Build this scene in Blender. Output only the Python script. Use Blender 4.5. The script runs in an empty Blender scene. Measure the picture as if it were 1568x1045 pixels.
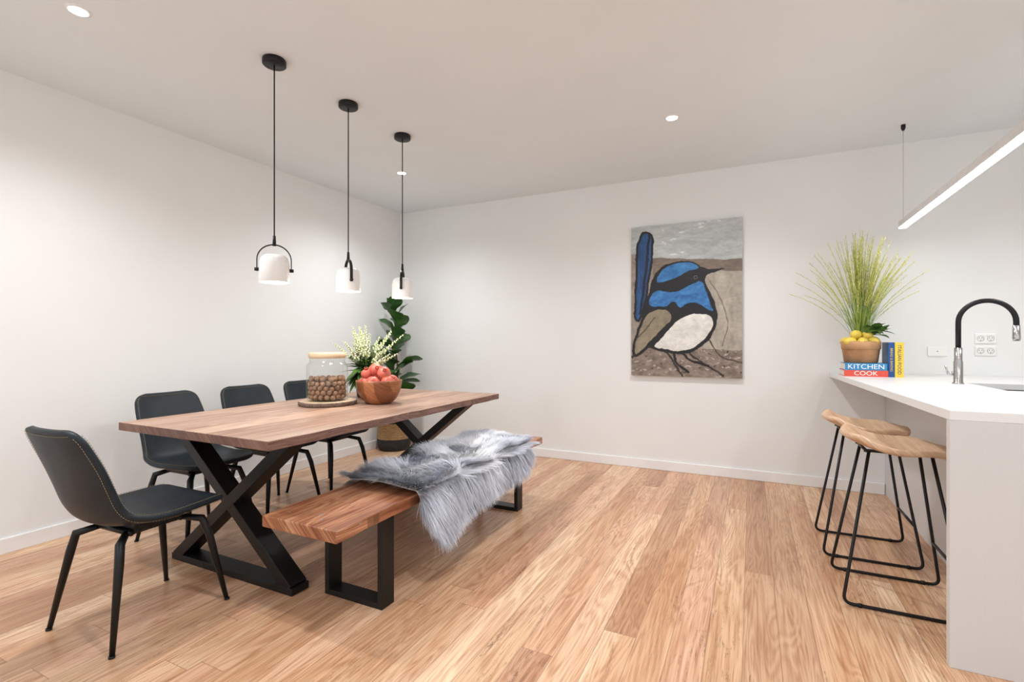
import bpy, math, random
import numpy as np
from mathutils import Vector, Matrix
random.seed(7); rng=np.random.default_rng(7)
S=bpy.context.scene
try:
    S.view_settings.view_transform='Standard'; S.view_settings.look='None'
except Exception: pass
H=2.725; XL=-3.79; YB=4.73; XR=4.2; YF=-1.5

# ---------------------------------------------------------------- helpers
def lin(c):
    return tuple(((x/255)/12.92 if x/255<=0.04045 else ((x/255+0.055)/1.055)**2.4) for x in c)
def newmat(name):
    m=bpy.data.materials.new(name); m.use_nodes=True
    nt=m.node_tree; b=nt.nodes['Principled BSDF']; return m,nt,b
def pmat(name,col,rough=0.5,metal=0.0,var=0.06,scale=20,bump=0.0,bscale=None,spec=0.5,emit=None,es=0,coat=0,stretch=(1,1,1),col2=None):
    m,nt,b=newmat(name); L=nt.links
    tc=nt.nodes.new('ShaderNodeTexCoord'); mp=nt.nodes.new('ShaderNodeMapping'); mp.inputs['Scale'].default_value=stretch
    L.new(tc.outputs['Object'],mp.inputs[0])
    n=nt.nodes.new('ShaderNodeTexNoise'); n.inputs['Scale'].default_value=scale; n.inputs['Detail'].default_value=4
    L.new(mp.outputs[0],n.inputs['Vector'])
    r=nt.nodes.new('ShaderNodeValToRGB'); c=lin(col)
    r.color_ramp.elements[0].position=0.3; r.color_ramp.elements[1].position=0.7
    if col2: c2=lin(col2)
    r.color_ramp.elements[0].color=tuple(max(0,x*(1-var)) for x in c)+(1,)
    r.color_ramp.elements[1].color=(tuple(c2) if col2 else tuple(min(1,x*(1+var)) for x in c))+(1,)
    L.new(n.outputs[0],r.inputs[0]); L.new(r.outputs[0],b.inputs['Base Color'])
    b.inputs['Roughness'].default_value=rough; b.inputs['Metallic'].default_value=metal
    b.inputs['Specular IOR Level'].default_value=spec
    if coat: b.inputs['Coat Weight'].default_value=coat
    if emit: b.inputs['Emission Color'].default_value=lin(emit)+(1,); b.inputs['Emission Strength'].default_value=es
    if bump:
        n2=nt.nodes.new('ShaderNodeTexNoise'); n2.inputs['Scale'].default_value=bscale or scale*4; n2.inputs['Detail'].default_value=3
        L.new(mp.outputs[0],n2.inputs['Vector'])
        bp=nt.nodes.new('ShaderNodeBump'); bp.inputs['Strength'].default_value=bump; bp.inputs['Distance'].default_value=0.01
        L.new(n2.outputs[0],bp.inputs['Height']); L.new(bp.outputs[0],b.inputs['Normal'])
    return m
def ramp(nt,inp,stops):
    r=nt.nodes.new('ShaderNodeValToRGB'); e=r.color_ramp.elements
    while len(e)<len(stops): e.new(0.5)
    for i,(p,c) in enumerate(stops):
        e[i].position=p; e[i].color=(lin(c)+(1,)) if len(c)==3 else c
    nt.links.new(inp,r.inputs[0]); return r.outputs[0]
def M(nt,op,a,b=None,c=None,clamp=False):
    n=nt.nodes.new('ShaderNodeMath'); n.operation=op; n.use_clamp=clamp
    for i,v in enumerate((a,b,c)):
        if v is None: continue
        if isinstance(v,(int,float)): n.inputs[i].default_value=v
        else: nt.links.new(v,n.inputs[i])
    return n.outputs[0]
def mixc(nt,fac,a,b,mode='MIX'):
    n=nt.nodes.new('ShaderNodeMix'); n.data_type='RGBA'; n.blend_type=mode
    for s,v in ((n.inputs[0],fac),(n.inputs[6],a),(n.inputs[7],b)):
        if isinstance(v,(int,float)): s.default_value=v
        elif isinstance(v,tuple): s.default_value=v
        else: nt.links.new(v,s)
    return n.outputs[2]
def wood(name,w=0.18,ln=1.9,tints=None,grain=((0.3,(150,100,65)),(0.7,(255,255,255))),gs=22,gap=0.0012,rough=0.38,vein=0.5,veincol=(92,58,38),axis='Y',off=0.0,gapdark=0.35,grainamt=0.5,resin=None,bump=0.15,ringamt=0.07,vthr=0.66,gum=0):
    m,nt,b=newmat(name); L=nt.links
    tc=nt.nodes.new('ShaderNodeTexCoord'); sp=nt.nodes.new('ShaderNodeSeparateXYZ'); L.new(tc.outputs['Object'],sp.inputs[0])
    ac,al=(sp.outputs[0],sp.outputs[1]) if axis=='Y' else (sp.outputs[1],sp.outputs[0])
    ac=M(nt,'ADD',ac,off+50*w); q=M(nt,'DIVIDE',ac,w); row=M(nt,'FLOOR',q)
    w1=nt.nodes.new('ShaderNodeTexWhiteNoise'); w1.noise_dimensions='1D'; L.new(row,w1.inputs['W'])
    al2=M(nt,'ADD',al,M(nt,'MULTIPLY',w1.outputs['Value'],ln)); p=M(nt,'DIVIDE',al2,ln); col=M(nt,'FLOOR',p)
    cb=nt.nodes.new('ShaderNodeCombineXYZ'); L.new(row,cb.inputs[0]); L.new(col,cb.inputs[1])
    w2=nt.nodes.new('ShaderNodeTexWhiteNoise'); w2.noise_dimensions='3D'; L.new(cb.outputs[0],w2.inputs['Vector']); rnd=w2.outputs['Value']
    def noise(sa,sl,det,dist,zoff=0,rg=0.55):
        c=nt.nodes.new('ShaderNodeCombineXYZ')
        L.new(M(nt,'ADD',M(nt,'MULTIPLY',ac,sa),M(nt,'MULTIPLY',sp.outputs[2],sa)),c.inputs[0]); L.new(M(nt,'MULTIPLY',al,sl),c.inputs[1])
        L.new(M(nt,'MULTIPLY_ADD',rnd,41.0,zoff),c.inputs[2])
        n=nt.nodes.new('ShaderNodeTexNoise'); n.inputs['Scale'].default_value=1; n.inputs['Detail'].default_value=det
        n.inputs['Distortion'].default_value=dist; n.inputs['Roughness'].default_value=rg; L.new(c.outputs[0],n.inputs['Vector']); return n.outputs[0]
    base=ramp(nt,rnd,tints)
    g1=noise(gs*5,gs*0.13,6,0.3,0,0.62)
    big=noise(gs*0.36,gs*0.035,2,0.8,7)
    rings=M(nt,'SINE',M(nt,'MULTIPLY',big,85.0))
    g=M(nt,'ADD',M(nt,'MULTIPLY',g1,0.8),M(nt,'MULTIPLY_ADD',rings,ringamt,0.10))
    gr=ramp(nt,g,list(grain))
    colr=mixc(nt,grainamt,base,gr,'MULTIPLY')
    tv=ramp(nt,noise(gs*0.3,gs*0.04,2,0.4,21),[(0.3,(228,210,196)),(0.6,(255,255,255))])
    colr=mixc(nt,0.9,colr,tv,'MULTIPLY')
    if vein:
        v=noise(gs*2.0,gs*0.10,5,1.0,13,0.68)
        vm=ramp(nt,v,[(vthr,(0,0,0)),(vthr+0.04,(255,255,255))])
        colr=mixc(nt,M(nt,'MULTIPLY',vm,vein),colr,lin(veincol)+(1,))
    if gum:
        v=noise(gs*0.8,gs*0.045,6,2.2,57,0.72)
        band=M(nt,'ABSOLUTE',M(nt,'SUBTRACT',v,0.57)); vm=ramp(nt,band,[(0.0,(255,255,255)),(0.014,(0,0,0))])
        gate=ramp(nt,noise(gs*0.1,gs*0.05,1,0,77),[(0.46,(0,0,0)),(0.58,(255,255,255))])
        colr=mixc(nt,M(nt,'MULTIPLY',M(nt,'MULTIPLY',vm,gate),gum),colr,lin((84,54,38))+(1,))
    if resin:
        rn=noise(resin[0],resin[0]*0.8,3,0.9,3); rm=ramp(nt,rn,[(resin[1],(0,0,0)),(resin[1]+0.03,(255,255,255))])
        fade=M(nt,'LESS_THAN',al,resin[2])
        colr=mixc(nt,M(nt,'MULTIPLY',rm,fade),colr,lin(resin[3])+(1,))
    f=M(nt,'FRACT',q); d=M(nt,'MULTIPLY',M(nt,'MINIMUM',f,M(nt,'SUBTRACT',1.0,f)),w)
    f2=M(nt,'FRACT',p); d2=M(nt,'MULTIPLY',M(nt,'MINIMUM',f2,M(nt,'SUBTRACT',1.0,f2)),ln)
    gm=M(nt,'LESS_THAN',M(nt,'MINIMUM',d,d2),gap)
    colr=mixc(nt,M(nt,'MULTIPLY',gm,1-gapdark),colr,lin((96,62,42))+(1,))
    L.new(colr,b.inputs['Base Color']); b.inputs['Roughness'].default_value=rough
    if bump:
        bp=nt.nodes.new('ShaderNodeBump'); bp.inputs['Strength'].default_value=bump; bp.inputs['Distance'].default_value=0.002
        L.new(M(nt,'SUBTRACT',g1,M(nt,'MULTIPLY',gm,1.5)),bp.inputs['Height']); L.new(bp.outputs[0],b.inputs['Normal'])
    return m

class MB:
    def __init__(s): s.v=[];s.f=[];s.m=[];s.s=[];s.n=0
    def add(s,vf,mi=0,smooth=True):
        v,f=vf; s.v.extend([tuple(map(float,x)) for x in v])
        for a in f: s.f.append(tuple(i+s.n for i in a)); s.m.append(mi); s.s.append(smooth)
        s.n+=len(v); return s
    def obj(s,name,mats,parent=None,loc=(0,0,0),rot=0,bevel=0,bseg=2,subsurf=0):
        me=bpy.data.meshes.new(name); me.from_pydata(s.v,[],s.f)
        for m in (mats if isinstance(mats,(list,tuple)) else [mats]): me.materials.append(m)
        me.polygons.foreach_set('material_index',s.m); me.polygons.foreach_set('use_smooth',s.s); me.update()
        return place(name,me,parent,loc,rot,bevel,bseg,subsurf)
def place(name,me,parent=None,loc=(0,0,0),rot=0,bevel=0,bseg=2,subsurf=0):
    o=bpy.data.objects.new(name,me); S.collection.objects.link(o); o.location=loc; o.rotation_euler=(0,0,rot)
    if parent: o.parent=parent
    if bevel:
        b=o.modifiers.new('b','BEVEL'); b.width=bevel; b.segments=bseg; b.limit_method='ANGLE'; b.angle_limit=math.radians(40)
    if subsurf:
        q=o.modifiers.new('s','SUBSURF'); q.levels=subsurf; q.render_levels=subsurf
    return o
def empty(name,loc=(0,0,0),rot=0):
    o=bpy.data.objects.new(name,None); o.empty_display_size=0.1; S.collection.objects.link(o); o.location=loc; o.rotation_euler=(0,0,rot); return o
def box(a,b):
    x0,y0,z0=a;x1,y1,z1=b
    v=[(x0,y0,z0),(x1,y0,z0),(x1,y1,z0),(x0,y1,z0),(x0,y0,z1),(x1,y0,z1),(x1,y1,z1),(x0,y1,z1)]
    return v,[(0,3,2,1),(4,5,6,7),(0,1,5,4),(1,2,6,5),(2,3,7,6),(3,0,4,7)]
def bar(p,q,th,dep):
    p=Vector(p);q=Vector(q);d=(q-p).normalized();n=Vector((-d.z,0,d.x))*th/2;y=Vector((0,dep/2,0))
    v=[p-n-y,p+n-y,p+n+y,p-n+y,q-n-y,q+n-y,q+n+y,q-n+y]
    return [tuple(x) for x in v],[(0,3,2,1),(4,5,6,7),(0,1,5,4),(1,2,6,5),(2,3,7,6),(3,0,4,7)]
def tube(pts,r,n=10,cap=True,cyc=False):
    P=[Vector(p) for p in pts];N=len(P);R=[r]*N if isinstance(r,(int,float)) else r
    v=[];f=[];up=None
    for i in range(N):
        a=P[(i-1)%N] if (i>0 or cyc) else P[i]; b=P[(i+1)%N] if (i<N-1 or cyc) else P[i]
        t=(b-a).normalized()
        if up is None: up=t.orthogonal().normalized()
        else:
            up=(up-t*up.dot(t)); up=up.normalized() if up.length>1e-6 else t.orthogonal().normalized()
        s=t.cross(up)
        for k in range(n):
            an=2*math.pi*k/n; v.append(P[i]+(up*math.cos(an)+s*math.sin(an))*R[i])
    for i in range(N if cyc else N-1):
        j=(i+1)%N
        for k in range(n): f.append((i*n+k,i*n+(k+1)%n,j*n+(k+1)%n,j*n+k))
    if cap and not cyc: f.append(tuple(range(n-1,-1,-1))); f.append(tuple((N-1)*n+k for k in range(n)))
    return v,f
def lathe(prof,n=40,c=(0,0,0)):
    v=[];f=[];N=len(prof)
    for r,z in prof:
        for k in range(n):
            a=2*math.pi*k/n; v.append((c[0]+r*math.cos(a),c[1]+r*math.sin(a),c[2]+z))
    for i in range(N-1):
        for k in range(n): f.append((i*n+k,i*n+(k+1)%n,(i+1)*n+(k+1)%n,(i+1)*n+k))
    return v,f
def disc(r,z,n=40,c=(0,0,0),up=True):
    v=[(c[0]+r*math.cos(2*math.pi*k/n),c[1]+r*math.sin(2*math.pi*k/n),c[2]+z) for k in range(n)]
    t=tuple(range(n)); return v,[t if up else t[::-1]]
def sph(c,r,sc=(1,1,1),n=12,m=8,rot=None):
    v=[];f=[]
    for i in range(m+1):
        th=math.pi*i/m
        for k in range(n):
            a=2*math.pi*k/n; p=Vector((math.sin(th)*math.cos(a)*sc[0],math.sin(th)*math.sin(a)*sc[1],math.cos(th)*sc[2]))*r
            if rot: p=rot@p
            v.append(p+Vector(c))
    for i in range(m):
        for k in range(n): f.append((i*n+k,(i+1)*n+k,(i+1)*n+(k+1)%n,i*n+(k+1)%n))
    return v,f
def catmull(P,sub=6,closed=False):
    P=np.array(P,float);N=len(P);out=[]
    for i in range(N if closed else N-1):
        if closed: a,b,c,d=P[(i-1)%N],P[i],P[(i+1)%N],P[(i+2)%N]
        else: a,b,c,d=P[max(i-1,0)],P[i],P[i+1],P[min(i+2,N-1)]
        for k in range(sub):
            t=k/sub; out.append(0.5*((2*b)+(-a+c)*t+(2*a-5*b+4*c-d)*t*t+(-a+3*b-3*c+d)*t**3))
    if not closed: out.append(P[-1])
    return np.array(out)
def leaf(base,d,up,L,W,curl=0.2,shape=1.0,nu=7,crease=0.12,wav=0):
    d=Vector(d).normalized(); up=Vector(up); s=d.cross(up).normalized(); n=s.cross(d).normalized()
    v=[];f=[]
    for i in range(nu+1):
        t=i/nu; w=W/2*max(0.02,math.sin(math.pi*min(1,t**shape*0.97+0.015)))**0.75
        c=Vector(base)+d*(L*t)-n*(curl*L*t*t)
        for k in (-1,-0.5,0,0.5,1): v.append(c+s*(w*k)+n*(abs(k)*w*crease*2+(wav*math.sin(t*14+k*2)*abs(k))))
    for i in range(nu):
        for k in range(4): a=i*5+k; f.append((a,a+1,a+6,a+5))
    return v,f

# ---------------------------------------------------------------- materials
M_wall=pmat('wall_paint',(236,238,238),0.85,var=0.01,scale=3,bump=0.03,bscale=220)
M_ceil=pmat('ceiling_paint',(230,237,241),0.9,var=0.01,scale=3)
M_trim=pmat('trim_paint',(240,240,240),0.5,var=0.01)
M_floor=wood('blackbutt_floor',w=0.13,ln=2.4,tints=[(0.0,(196,154,120)),(0.2,(234,200,164)),(0.4,(216,174,138)),(0.6,(242,212,178)),(0.8,(226,184,152)),(1.0,(204,164,134))],
   grain=((0.30,(190,152,124)),(0.60,(255,255,255))),gs=23,gap=0.0011,rough=0.30,vein=0.7,veincol=(130,90,64),off=0.03,grainamt=0.78,ringamt=0.07,gum=0.85)
M_table=wood('recycled_table_timber',w=0.16,ln=6,tints=[(0.0,(182,152,132)),(0.3,(214,186,166)),(0.6,(196,164,142)),(1.0,(206,176,154))],
   grain=((0.30,(166,136,120)),(0.62,(255,255,255))),gs=18,gap=0.001,rough=0.40,vein=0.65,veincol=(104,76,62),grainamt=0.9,gum=0.75)
M_tside=wood('table_edge_timber',w=0.19,ln=6,tints=[(0.0,(136,104,92)),(1.0,(158,122,106))],grain=((0.3,(150,120,112)),(0.65,(255,255,255))),gs=30,gap=0,rough=0.55,vein=0.5,grainamt=0.9)
M_bench=wood('bench_timber',w=0.14,ln=6,tints=[(0.0,(190,136,100)),(1.0,(208,158,122))],
   grain=((0.32,(152,104,78)),(0.62,(255,255,255))),gs=18,gap=0.0006,rough=0.35,vein=0.7,grainamt=0.95,off=0.07,resin=(16.0,0.63,-0.84,(140,138,136)),gum=0.7)
M_stool=wood('stool_seat_wood',w=0.5,ln=6,tints=[(0.0,(228,200,170)),(1.0,(230,202,172))],grain=((0.3,(206,176,148)),(0.65,(255,255,255))),gs=26,gap=0,rough=0.4,vein=0.0,grainamt=0.7)
M_bowl=wood('acacia_bowl_wood',w=0.07,ln=6,tints=[(0.0,(148,92,58)),(1.0,(198,136,92))],grain=((0.3,(150,96,68)),(0.65,(255,255,255))),gs=30,gap=0,rough=0.35,vein=0.4,grainamt=0.7)
M_bark=pmat('bark_slice_edge',(112,92,80),0.9,var=0.4,scale=60,bump=0.6)
M_slice=pmat('wood_slice_face',(206,180,150),0.6,var=0.12,scale=12)
M_blk=pmat('black_powdercoat',(18,18,19),0.42,var=0.05,spec=0.35)
M_leather=pmat('dark_leather',(27,36,43),0.45,var=0.25,scale=9,bump=0.12,bscale=260,spec=0.32)
M_stitch=pmat('stitch_thread',(150,136,98),0.8)
M_white=pmat('white_ceramic',(240,240,238),0.3,var=0.01)
M_stone=pmat('stone_benchtop',(230,231,231),0.35,var=0.02,scale=180)
M_panel=pmat('stone_panel',(210,210,210),0.45,var=0.03,scale=200)
M_chrome=pmat('brushed_nickel',(190,190,190),0.22,metal=1,var=0.03)
M_steel=pmat('sink_steel',(120,120,120),0.3,metal=1,var=0.03)
M_glass=bpy.data.materials.new('clear_glass'); M_glass.use_nodes=True; nt=M_glass.node_tree; nt.nodes.remove(nt.nodes['Principled BSDF'])
tr_=nt.nodes.new('ShaderNodeBsdfTransparent'); tr_.inputs[0].default_value=(0.95,0.97,0.96,1); gl=nt.nodes.new('ShaderNodeBsdfGlossy'); gl.inputs['Roughness'].default_value=0.04
fr=nt.nodes.new('ShaderNodeLayerWeight'); fr.inputs[0].default_value=0.5; mx=nt.nodes.new('ShaderNodeMixShader')
fac_=M(nt,'MULTIPLY_ADD',M(nt,'POWER',fr.outputs['Facing'],3.0),0.45,0.05)
nt.links.new(fac_,mx.inputs[0]); nt.links.new(tr_.outputs[0],mx.inputs[1]); nt.links.new(gl.outputs[0],mx.inputs[2]); nt.links.new(mx.outputs[0],nt.nodes['Material Output'].inputs[0])
M_nut=pmat('walnut_shell',(152,116,90),0.75,var=0.35,scale=60,bump=0.6,bscale=120)
M_lid=pmat('beech_lid',(214,190,158),0.5,var=0.08,scale=20,stretch=(1,8,1))
M_red=pmat('pomegranate_skin',(184,50,46),0.4,var=0.15,scale=13,coat=0.1,col2=(224,130,104))
M_green=pmat('fig_leaf',(58,98,46),0.36,var=0.4,scale=8)
M_green2=pmat('leaf_green',(86,124,58),0.5,var=0.3,scale=20)
M_stem=pmat('stem_brown',(96,76,54),0.8,var=0.2)
M_flower=pmat('snapdragon_bloom',(232,234,198),0.6,var=0.12,scale=40)
M_lemon=pmat('lemon_skin',(228,202,84),0.45,var=0.1,scale=30,bump=0.1)
M_grass=pmat('grass_stem',(144,166,74),0.6,var=0.25,scale=10)
M_seed=pmat('grass_seed',(220,214,124),0.7,var=0.2,scale=20)
M_pot=pmat('kraft_pot',(168,124,86),0.75,var=0.25,scale=12,bump=0.2)
M_pot2=pmat('kraft_pot_band',(190,146,106),0.75,var=0.15,scale=12)
M_soil=pmat('soil',(50,38,28),0.95,var=0.3,scale=60)
M_vase=pmat('dark_vase',(40,46,40),0.3)
M_emit=pmat('led_diffuser',(255,255,255),0.5,emit=(255,254,252),es=30)
M_emitp=pmat('pendant_diffuser',(255,255,255),0.5,emit=(255,248,236),es=8)
M_emitd=pmat('downlight_lens',(255,255,255),0.5,emit=(255,252,246),es=50)
M_alu=pmat('strip_housing',(225,225,225),0.4,var=0.02)
M_wick,nt,b=newmat('wicker'); tc=nt.nodes.new('ShaderNodeTexCoord'); wv=nt.nodes.new('ShaderNodeTexWave'); wv.bands_direction='Z'; wv.inputs['Scale'].default_value=22; wv.inputs['Distortion'].default_value=2.5; wv.inputs['Detail Scale'].default_value=6
nt.links.new(tc.outputs['Object'],wv.inputs['Vector']); nt.links.new(ramp(nt,wv.outputs[1],[(0.2,(130,94,58)),(0.7,(212,172,122))]),b.inputs['Base Color']); b.inputs['Roughness'].default_value=0.8
bp=nt.nodes.new('ShaderNodeBump'); bp.inputs['Distance'].default_value=0.01; nt.links.new(wv.outputs[1],bp.inputs['Height']); nt.links.new(bp.outputs[0],b.inputs['Normal'])
M_wickd=pmat('wicker_charcoal',(44,44,46),0.8,var=0.3,scale=40,bump=0.6)

# ---------------------------------------------------------------- room
def roombox(name,a,b,mat): return MB().add(box(a,b),0,False).obj(name,mat)
roombox('floor',(XL-0.1,YF,-0.1),(XR+0.1,YB+0.1,0),M_floor)
roombox('ceiling',(XL-0.1,YF,H),(XR+0.1,YB+0.1,H+0.1),M_ceil)
roombox('wall_left',(XL-0.1,YF,0),(XL,YB+0.1,H),M_wall)
roombox('wall_back',(XL,YB,0),(XR,YB+0.1,H),M_wall)
roombox('wall_right',(XR,1.0,0),(XR+0.1,YB+0.1,H),M_wall)
def base(name,a,b):
    MB().add(box(a,b),0,False).obj(name,M_trim,bevel=0.004)
base('baseboard_left',(XL,YF,0),(XL+0.014,YB,0.088))
base('baseboard_back',(XL+0.014,YB-0.014,0),(0.935,YB,0.088))

# ---------------------------------------------------------------- dining table
T=empty('dining_table',(-2.405,2.475,0))
zt=0.775; hw=0.575; hl=1.055
def wavy(seed,amp):
    r=np.random.default_rng(seed); ph=r.uniform(0,6.28,5); fr=r.uniform(1,9,5)
    return lambda t: amp*sum(math.sin(fr[i]*t*6.28+ph[i])/(1+0.5*i) for i in range(5))/2
def slab(mb,hw,hl,z0,z1,amp,seed):
    wl=wavy(seed,amp);wr=wavy(seed+1,amp);n=40;out=[]
    for i in range(n+1): t=i/n; out.append((hw+wr(t),-hl+2*hl*t))
    for i in range(n+1): t=1-i/n; out.append((-hw+wl(t),-hl+2*hl*t))
    k=len(out); v=[(x,y,z0) for x,y in out]+[(x,y,z1) for x,y in out]
    mb.add((v,[tuple(range(k-1,-1,-1)),tuple(range(k,2*k))]),0,False)
    b0=mb.n-2*k
    for i in range(k): mb.f.append(tuple(b0+q for q in (i,(i+1)%k,k+(i+1)%k,k+i))); mb.m.append(1); mb.s.append(False)
    return mb
slab(MB(),hw,hl,zt-0.042,zt,0.006,3).obj('tabletop',[M_table,M_tside],T,bevel=0.003)
for i,y in enumerate((-0.80,0.80)):
    b_=MB(); zz=zt-0.05
    b_.add(box((-0.47,y-0.05,0),(0.47,y+0.05,0.035)),0,False)
    b_.add(box((-0.47,y-0.05,zz-0.0),(0.47,y+0.05,zt-0.042)),0,False)
    b_.add(bar((-0.44,y,0.02),(0.44,y,zz+0.002),0.058,0.098),0,False)
    b_.add(bar((0.44,y,0.02),(-0.44,y,zz+0.002),0.058,0.096),0,False)
    b_.obj('x_leg_%d'%(i+1),M_blk,T,bevel=0.003)

# ---------------------------------------------------------------- bench
B=empty('wooden_bench',(-1.65,2.45,0)); zb=0.465
slab(MB(),0.21,1.04,zb-0.05,zb,0.004,11).obj('seat_plank',[M_bench,M_bench],B,bevel=0.005)
for i,y in enumerate((-0.69,0.72)):
    q=MB()
    for x in (-0.16,0.16): q.add(box((x-0.013,y-0.042,0),(x+0.013,y+0.042,zb-0.05)),0,False)
    q.add(box((-0.147,y-0.042,0),(0.147,y+0.042,0.026)),0,False); q.add(box((-0.147,y-0.042,zb-0.07),(0.147,y+0.042,zb-0.05)),0,False)
    q.obj('frame_leg_%d'%(i+1),M_blk,B,bevel=0.002)

# ---------------------------------------------------------------- sheepskin
Wd=0.42; x0=-1.86; zt0=zb+0.014
def drape(a,q):
    Y=1.92+1.24*a
    if q<0: s=-q; X=x0-0.012-0.02*min(1,s/0.05); Z=zt0-s*0.9; N=(-1,0,0.3)
    elif q<=Wd: X=x0+q*1.02; Z=zt0+0.012+0.012*math.sin(a*14+q*9); N=(0,0,1)
    else:
        s=q-Wd; k=min(1,s/0.04); X=x0+Wd*1.02+0.022*k+0.015*math.sin(a*17)*min(1,s/0.15); Z=zt0-s; N=(1,0,0.35*(1-k)+0.1)
    return Vector((X,Y,Z)),Vector(N).normalized()
Rh=lambda a: float(np.interp(a,[0,0.04,0.12,0.22,0.35,0.5,0.7,0.9,1],[0.08,0.18,0.22,0.19,0.14,0.12,0.12,0.10,0.02]))
Lh=lambda a: float(np.interp(a,[0,0.1,0.5,0.9,1],[0.0,0.05,0.07,0.05,-0.03]))
SK=empty('sheepskin_throw',(-1.62,2.5,zb))
q_=MB(); na,nb=60,40; vv=[]; OFF=Vector((-1.62,2.5,zb))
for i in range(na+1):
    a=i/na
    for j in range(nb+1):
        q=-Lh(a)+(Wd+Rh(a)+Lh(a))*j/nb; p,n=drape(a,q); vv.append(p-OFF)
ff=[(i*(nb+1)+j,(i+1)*(nb+1)+j,(i+1)*(nb+1)+j+1,i*(nb+1)+j+1) for i in range(na) for j in range(nb)]
M_hide=pmat('sheepskin_hide',(196,200,206),0.9,var=0.15,scale=30)
q_.add((vv,ff)); ho=q_.obj('hide',M_hide,SK); so=ho.modifiers.new('so','SOLIDIFY'); so.thickness=0.01; so.offset=0
NB=56000; V=np.zeros((NB*7,3),np.float32); C=np.zeros((NB*7,4),np.float32)
def nz(x,y,s): return math.sin(x*13.1*s+1.3*math.sin(y*9.7*s))*0.5+math.sin(y*17.3*s+x*7.7*s+1.9)*0.3+math.sin(x*31*s-y*23*s)*0.2
for i in range(NB):
    a=random.random(); 
    if random.random()<0.12: a=random.choice((random.random()**3*0.06,1-random.random()**3*0.06))
    lo,hi=-Lh(a),Wd+Rh(a); q=random.uniform(lo,hi)
    if random.random()<0.10: q=hi-abs(random.gauss(0,0.015))
    p,n=drape(a,q)
    if q>Wd+0.01: fl=Vector((0.0,nz(q,a*1.4,1)*0.5,-1.0))
    elif q<0: fl=Vector((-0.2,0,-0.8))
    else: fl=Vector((nz(a*1.5,q,1.0)*0.9+(q-Wd/2)*2.5,-0.9+nz(q*1.3,a,1.2)+1.7*a,0))
    if fl.length<0.1: fl=Vector((0.3,-1,0))
    fl.normalize()
    cl=0.55*nz(q*2,a*3,3.0)
    d=(fl*0.85+n*(0.65+0.35*random.random())+Vector((random.gauss(0,.17)+cl*0.5,random.gauss(0,.17)+cl*0.4,random.gauss(0,.10)))).normalized()
    Ln=random.uniform(0.05,0.09)*(1.1 if q>Wd else 1.0)
    w=random.uniform(0.0010,0.0019); s=d.cross(n); s=s.normalized() if s.length>1e-3 else Vector((1,0,0))
    bend=fl*0.35*Ln-Vector((0,0,0.18*Ln)); p=p-OFF
    k=i*7
    c1=p+d*Ln*0.35+bend*0.1; c2=p+d*Ln*0.7+bend*0.45; c3=p+d*Ln+bend
    V[k]=p-s*w;V[k+1]=p+s*w;V[k+2]=c1-s*w;V[k+3]=c1+s*w;V[k+4]=c2-s*w*.7;V[k+5]=c2+s*w*.7;V[k+6]=c3
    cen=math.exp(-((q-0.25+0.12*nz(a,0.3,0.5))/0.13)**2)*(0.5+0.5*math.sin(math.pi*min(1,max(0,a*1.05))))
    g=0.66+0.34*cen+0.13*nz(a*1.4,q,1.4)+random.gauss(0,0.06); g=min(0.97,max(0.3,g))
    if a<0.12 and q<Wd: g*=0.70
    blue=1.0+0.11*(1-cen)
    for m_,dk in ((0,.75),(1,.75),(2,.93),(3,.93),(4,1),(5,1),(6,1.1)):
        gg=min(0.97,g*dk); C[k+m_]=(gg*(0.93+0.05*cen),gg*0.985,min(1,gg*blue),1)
idx=np.arange(NB)[:,None]*7
F=np.concatenate([idx+np.array([0,1,3,2]),idx+np.array([2,3,5,4])],1).reshape(-1)
quads=F.reshape(-1,4); tris=(idx+np.array([4,5,6])).reshape(-1,3)
me=bpy.data.meshes.new('fleece'); me.vertices.add(NB*7); me.vertices.foreach_set('co',V.ravel())
nl=quads.size+tris.size; me.loops.add(nl); me.loops.foreach_set('vertex_index',np.concatenate([quads.ravel(),tris.ravel()]).astype(np.int32))
npoly=len(quads)+len(tris); me.polygons.add(npoly)
ls=np.concatenate([np.arange(len(quads))*4,len(quads)*4+np.arange(len(tris))*3]).astype(np.int32)
me.polygons.foreach_set('loop_start',ls)
me.update(calc_edges=True); me.validate()
ca=me.color_attributes.new('Col','FLOAT_COLOR','POINT'); ca.data.foreach_set('color',C.ravel())
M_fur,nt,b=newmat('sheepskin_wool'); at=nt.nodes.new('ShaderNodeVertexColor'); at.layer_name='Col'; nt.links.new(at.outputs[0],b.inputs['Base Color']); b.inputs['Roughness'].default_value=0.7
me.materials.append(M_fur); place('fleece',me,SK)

# ---------------------------------------------------------------- chairs
prof=[(0.245,0.458,0.205,0.0),(0.215,0.474,0.222,0.006),(0.11,0.468,0.236,0.012),(-0.02,0.456,0.240,0.022),(-0.12,0.454,0.236,0.040),(-0.19,0.474,0.224,0.058),
      (-0.23,0.530,0.212,0.062),(-0.257,0.610,0.208,0.060),(-0.285,0.700,0.208,0.052),(-0.315,0.785,0.200,0.045),(-0.342,0.868,0.184,0.038)]
P=catmull(prof,5); d=np.linalg.norm(np.diff(P[:,:2],axis=0),axis=1); arc=np.concatenate([[0],np.cumsum(d)]); LT=arc[-1]
aa=np.concatenate([np.linspace(0,0.07,8)[:-1]**1.0,np.linspace(0.07,LT-0.07,34),np.linspace(LT-0.07,LT,8)[1:]])
PP=np.stack([np.interp(aa,arc,P[:,k]) for k in range(4)],1)
tang=np.gradient(PP[:,:2],aa,axis=0); tang/=np.linalg.norm(tang,axis=1)[:,None]
nrm=np.stack([tang[:,1],-tang[:,0]],1)
r_=0.065
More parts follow.
